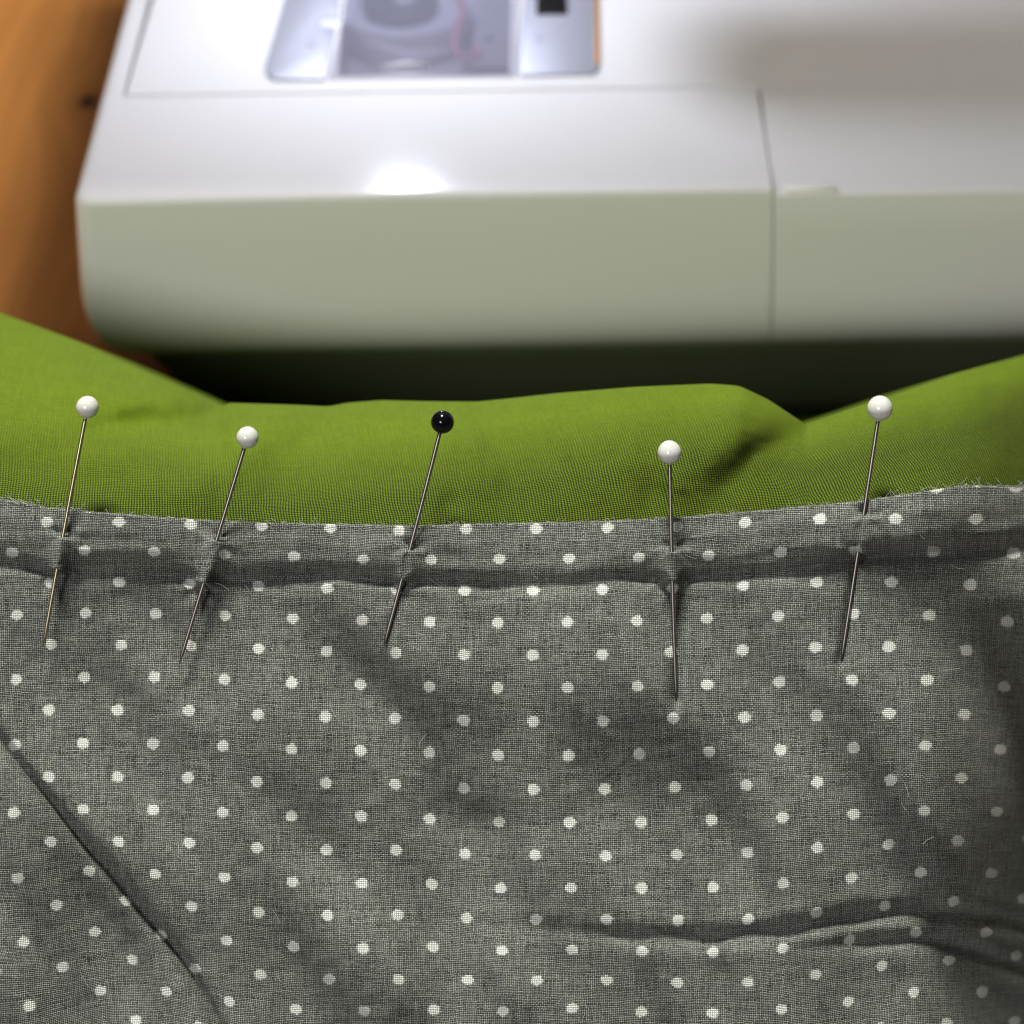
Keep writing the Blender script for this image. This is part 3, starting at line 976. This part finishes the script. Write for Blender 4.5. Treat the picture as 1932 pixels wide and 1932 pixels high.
# green cloth ---------------------------------------------------------
SIL = smooth_pl([(-400, 470), (-150, 540), (0, 590), (60, 612), (150, 645), (250, 690), (330, 727), (415, 771), (428, 760), (500, 762), (560, 764), (620, 767),
                 (655, 760), (720, 755), (800, 757), (900, 758), (960, 752), (1050, 742), (1200, 730), (1340, 724), (1395, 728), (1450, 754),
                 (1525, 804), (1600, 772), (1700, 740), (1800, 705), (1932, 670), (2100, 625), (2400, 560)], 5)
gx = np.concatenate([np.linspace(-1500, -242, 70), np.linspace(-240, 2200, 850), np.linspace(2202, 3500, 70)])
NC2, NR2 = len(gx), 260
th = np.linspace(0, 1, NR2)
# the rows crowd towards the crest, where the cloth turns away
T = np.sin(th * math.pi / 2 * 0.985) / math.sin(math.pi / 2 * 0.985)
bot = EDGE(gx) + 34
top = SIL(gx)
GX = np.repeat(gx[None], NR2, 0)
GY = bot[None] + (top - bot)[None] * T[:, None]
hem_h = height(gx, EDGE(gx))
rise = np.interp(gx, [-340, 0, 200, 415, 470, 700, 950, 1200, 1350, 1525, 1700, 1932, 2270],
                 [8.0, 7.4, 6.2, 4.6, 4.2, 4.3, 3.7, 2.7, 2.5, 3.2, 4.3, 5.6, 7.0])
k5 = np.hanning(41); k5 /= k5.sum()
rise = np.convolve(np.pad(rise, 20, mode='edge'), k5, 'valid')
hem_s = np.convolve(np.pad(hem_h, 20, mode='edge'), k5, 'valid')
T2 = T[:, None]
DD = D0 - (hem_s[None] - 1.9) / 10 + 0.02 + rise[None] * (0.30 * T2 + 0.35 * T2 ** 2 + 0.35 * (1 - np.sqrt(np.clip(1 - T2 ** 2, 0, 1))))
hg = np.zeros_like(GX)
for pts, sg, amp in (([(1540, 800), (1480, 840), (1420, 870), (1340, 960)], 36, -2.2),
                     ([(1400, 730), (1380, 800), (1290, 900)], 55, 1.6),
                     ([(430, 765), (360, 800), (240, 800), (120, 830)], 30, -1.8),
                     ([(350, 735), (250, 740), (100, 720)], 40, 1.5),
                     ([(640, 770), (560, 860), (500, 950)], 45, -1.2),
                     ([(520, 780), (420, 880), (330, 960)], 45, 1.0),
                     ([(860, 760), (870, 880), (830, 980)], 60, 1.0),
                     ([(1080, 780), (1000, 900), (950, 980)], 55, -0.8),
                     ([(1230, 900), (1230, 960), (1225, 985)], 26, -0.9),
                     ([(860, 905), (850, 960), (840, 990)], 28, -0.9),
                     ([(1750, 760), (1800, 840), (1830, 900)], 60, -1.2),
                     ([(40, 880), (160, 900), (260, 950)], 40, -0.8)):
    d, pos = poly_dist(GX, GY, spline(pts, 4))
    hg += amp * np.exp(-(d / sg) ** 2) * np.sin(np.clip(pos * 0.8 + 0.15, 0.02, 0.98) * math.pi) ** 0.6
hg += 0.55 * waves(GX, GY, 21, 120, 380, 9) + 0.16 * waves(GX, GY, 22, 40, 110, 12) + 0.03 * waves(GX, GY, 23, 18, 40, 12)
hg *= 2.3 * sm(0.02, 0.35, T2)
DD = DD - hg / 10
PG = unp(GX, GY, DD)
PG = drop_sides(PG, GX)
# behind the crest it slopes back towards the machine and falls to the table in front of it
ext = []
cur = PG[-1].copy()
d0 = PG[-1] - PG[-3]; d0 /= np.linalg.norm(d0, axis=1)[:, None]
slope = np.stack([0 * gx, 0.765 + 0 * gx, -0.644 + 0 * gx], -1)
turn = np.zeros(NC2)
for k in range(110):
    a = min(1.0, (k + 1) / 8)
    turn = np.clip(turn + np.where(cur[:, 1] > 41.2, 0.12, 0.0), 0, 1)
    d = d0 * (1 - a) + slope * a
    d = d * (1 - turn[:, None]) + np.array([0, 0.08, -1.0]) * turn[:, None]
    flat = (cur[:, 2] < 0.2) & (turn > .9)
    d[flat] = (0, 1.0 if k < 95 else 0.2, 0)
    d = d / np.linalg.norm(d, axis=1)[:, None]
    cur = cur + d * (0.06 if k < 8 else 0.2)
    cur[:, 2] = np.maximum(cur[:, 2], 0.12)
    cur[:, 1] = np.minimum(cur[:, 1], 45.6)
    ext.append(cur.copy())
PG = np.concatenate([PG, np.array(ext)], 0)
dl = np.linalg.norm(np.diff(PG, axis=0), axis=2)
vc = np.concatenate([np.zeros((1, NC2)), np.cumsum(dl, 0)], 0)
vc = vc.mean(axis=1, keepdims=True) * 0.5 + vc * 0.5
sk = math.radians(-7)
UVG = np.stack([PG[..., 0] * math.cos(sk) - vc * math.sin(sk), PG[..., 0] * math.sin(sk) + vc * math.cos(sk)], -1)
green = empty('green_fabric', (0, 32, 0))
tag(green, 'lime green open weave cotton rising behind the pinned edge of the dotted grey cloth', 'fabric')
grid_mesh('cloth', PG, UVG, M_GREEN, green)

# ------------------------------------------------------------------ pins
labels = [
 'white headed pin furthest left, its shaft catching a brassy glint',
 'white headed pin leaning right, between the far left pin and the black headed one',
 'black headed pin stuck through the folded grey edge',
 'white headed pin standing nearly upright, just right of the black headed one',
 'white headed pin furthest right, beside the deep dark fold of the hem',
]
head_w = shaft_proto = None
for k, (hd, en, ex, tip, r, c) in enumerate(PINS):
    hp, tp_ = np.array(hd, float), np.array(tip, float)
    A3 = unp(hp[0], hp[1], np.array(D0 - pin_h(k, 0) / 10))
    B3 = unp(tp_[0], tp_[1], np.array(D0 - pin_h(k, 1) / 10))
    A3, B3 = Vector(A3), Vector(B3)
    rad = r / FPX * (D0 - pin_h(k, 0) / 10)
    axis = (B3 - A3)
    Ln = axis.length
    ax = axis.normalized()
    root = empty('sewing_pin', tuple(A3))
    tag(root, labels[k], 'pin', 'pins along the folded edge')
    # slender shaft with a ground point, very slightly bowed
    pts, rr = [], []
    bow = Vector((0.02 * ((k % 3) - 1), 0, 0))
    for i in range(25):
        s = i / 24
        pts.append(tuple(A3 + ax * (rad * 0.6 + (Ln - rad * 0.6) * s) + bow * math.sin(s * math.pi) * 0.5))
        rr.append(0.032 if s < 0.92 else 0.032 * (1 - (s - 0.92) / 0.08) ** 0.8 + 0.006)
    tube('shaft', pts, rr, M_GLINT if k == 0 else M_PIN, root, seg=14)
    # glass bead: slightly pear shaped with a small neck where the wire enters
    prof = []
    for i in range(25):
        a = math.pi * i / 24
        h_ = -math.cos(a) * rad
        r_ = math.sin(a) * rad * (1.0 - 0.03 * math.cos(a))
        prof.append((max(r_, 0.0015), h_))
    prof.append((0.036, rad * 0.985))
    prof = sorted([p_ for p_ in prof if not (p_[1] > rad * .97 and p_[0] < 0.03)], key=lambda p_: p_[1])
    prof.append((0.034, rad * 1.03))
    lathe('head', prof, tuple(A3), M_PEARL if c == 'w' else M_JET, root, axis=tuple(ax), seg=48)
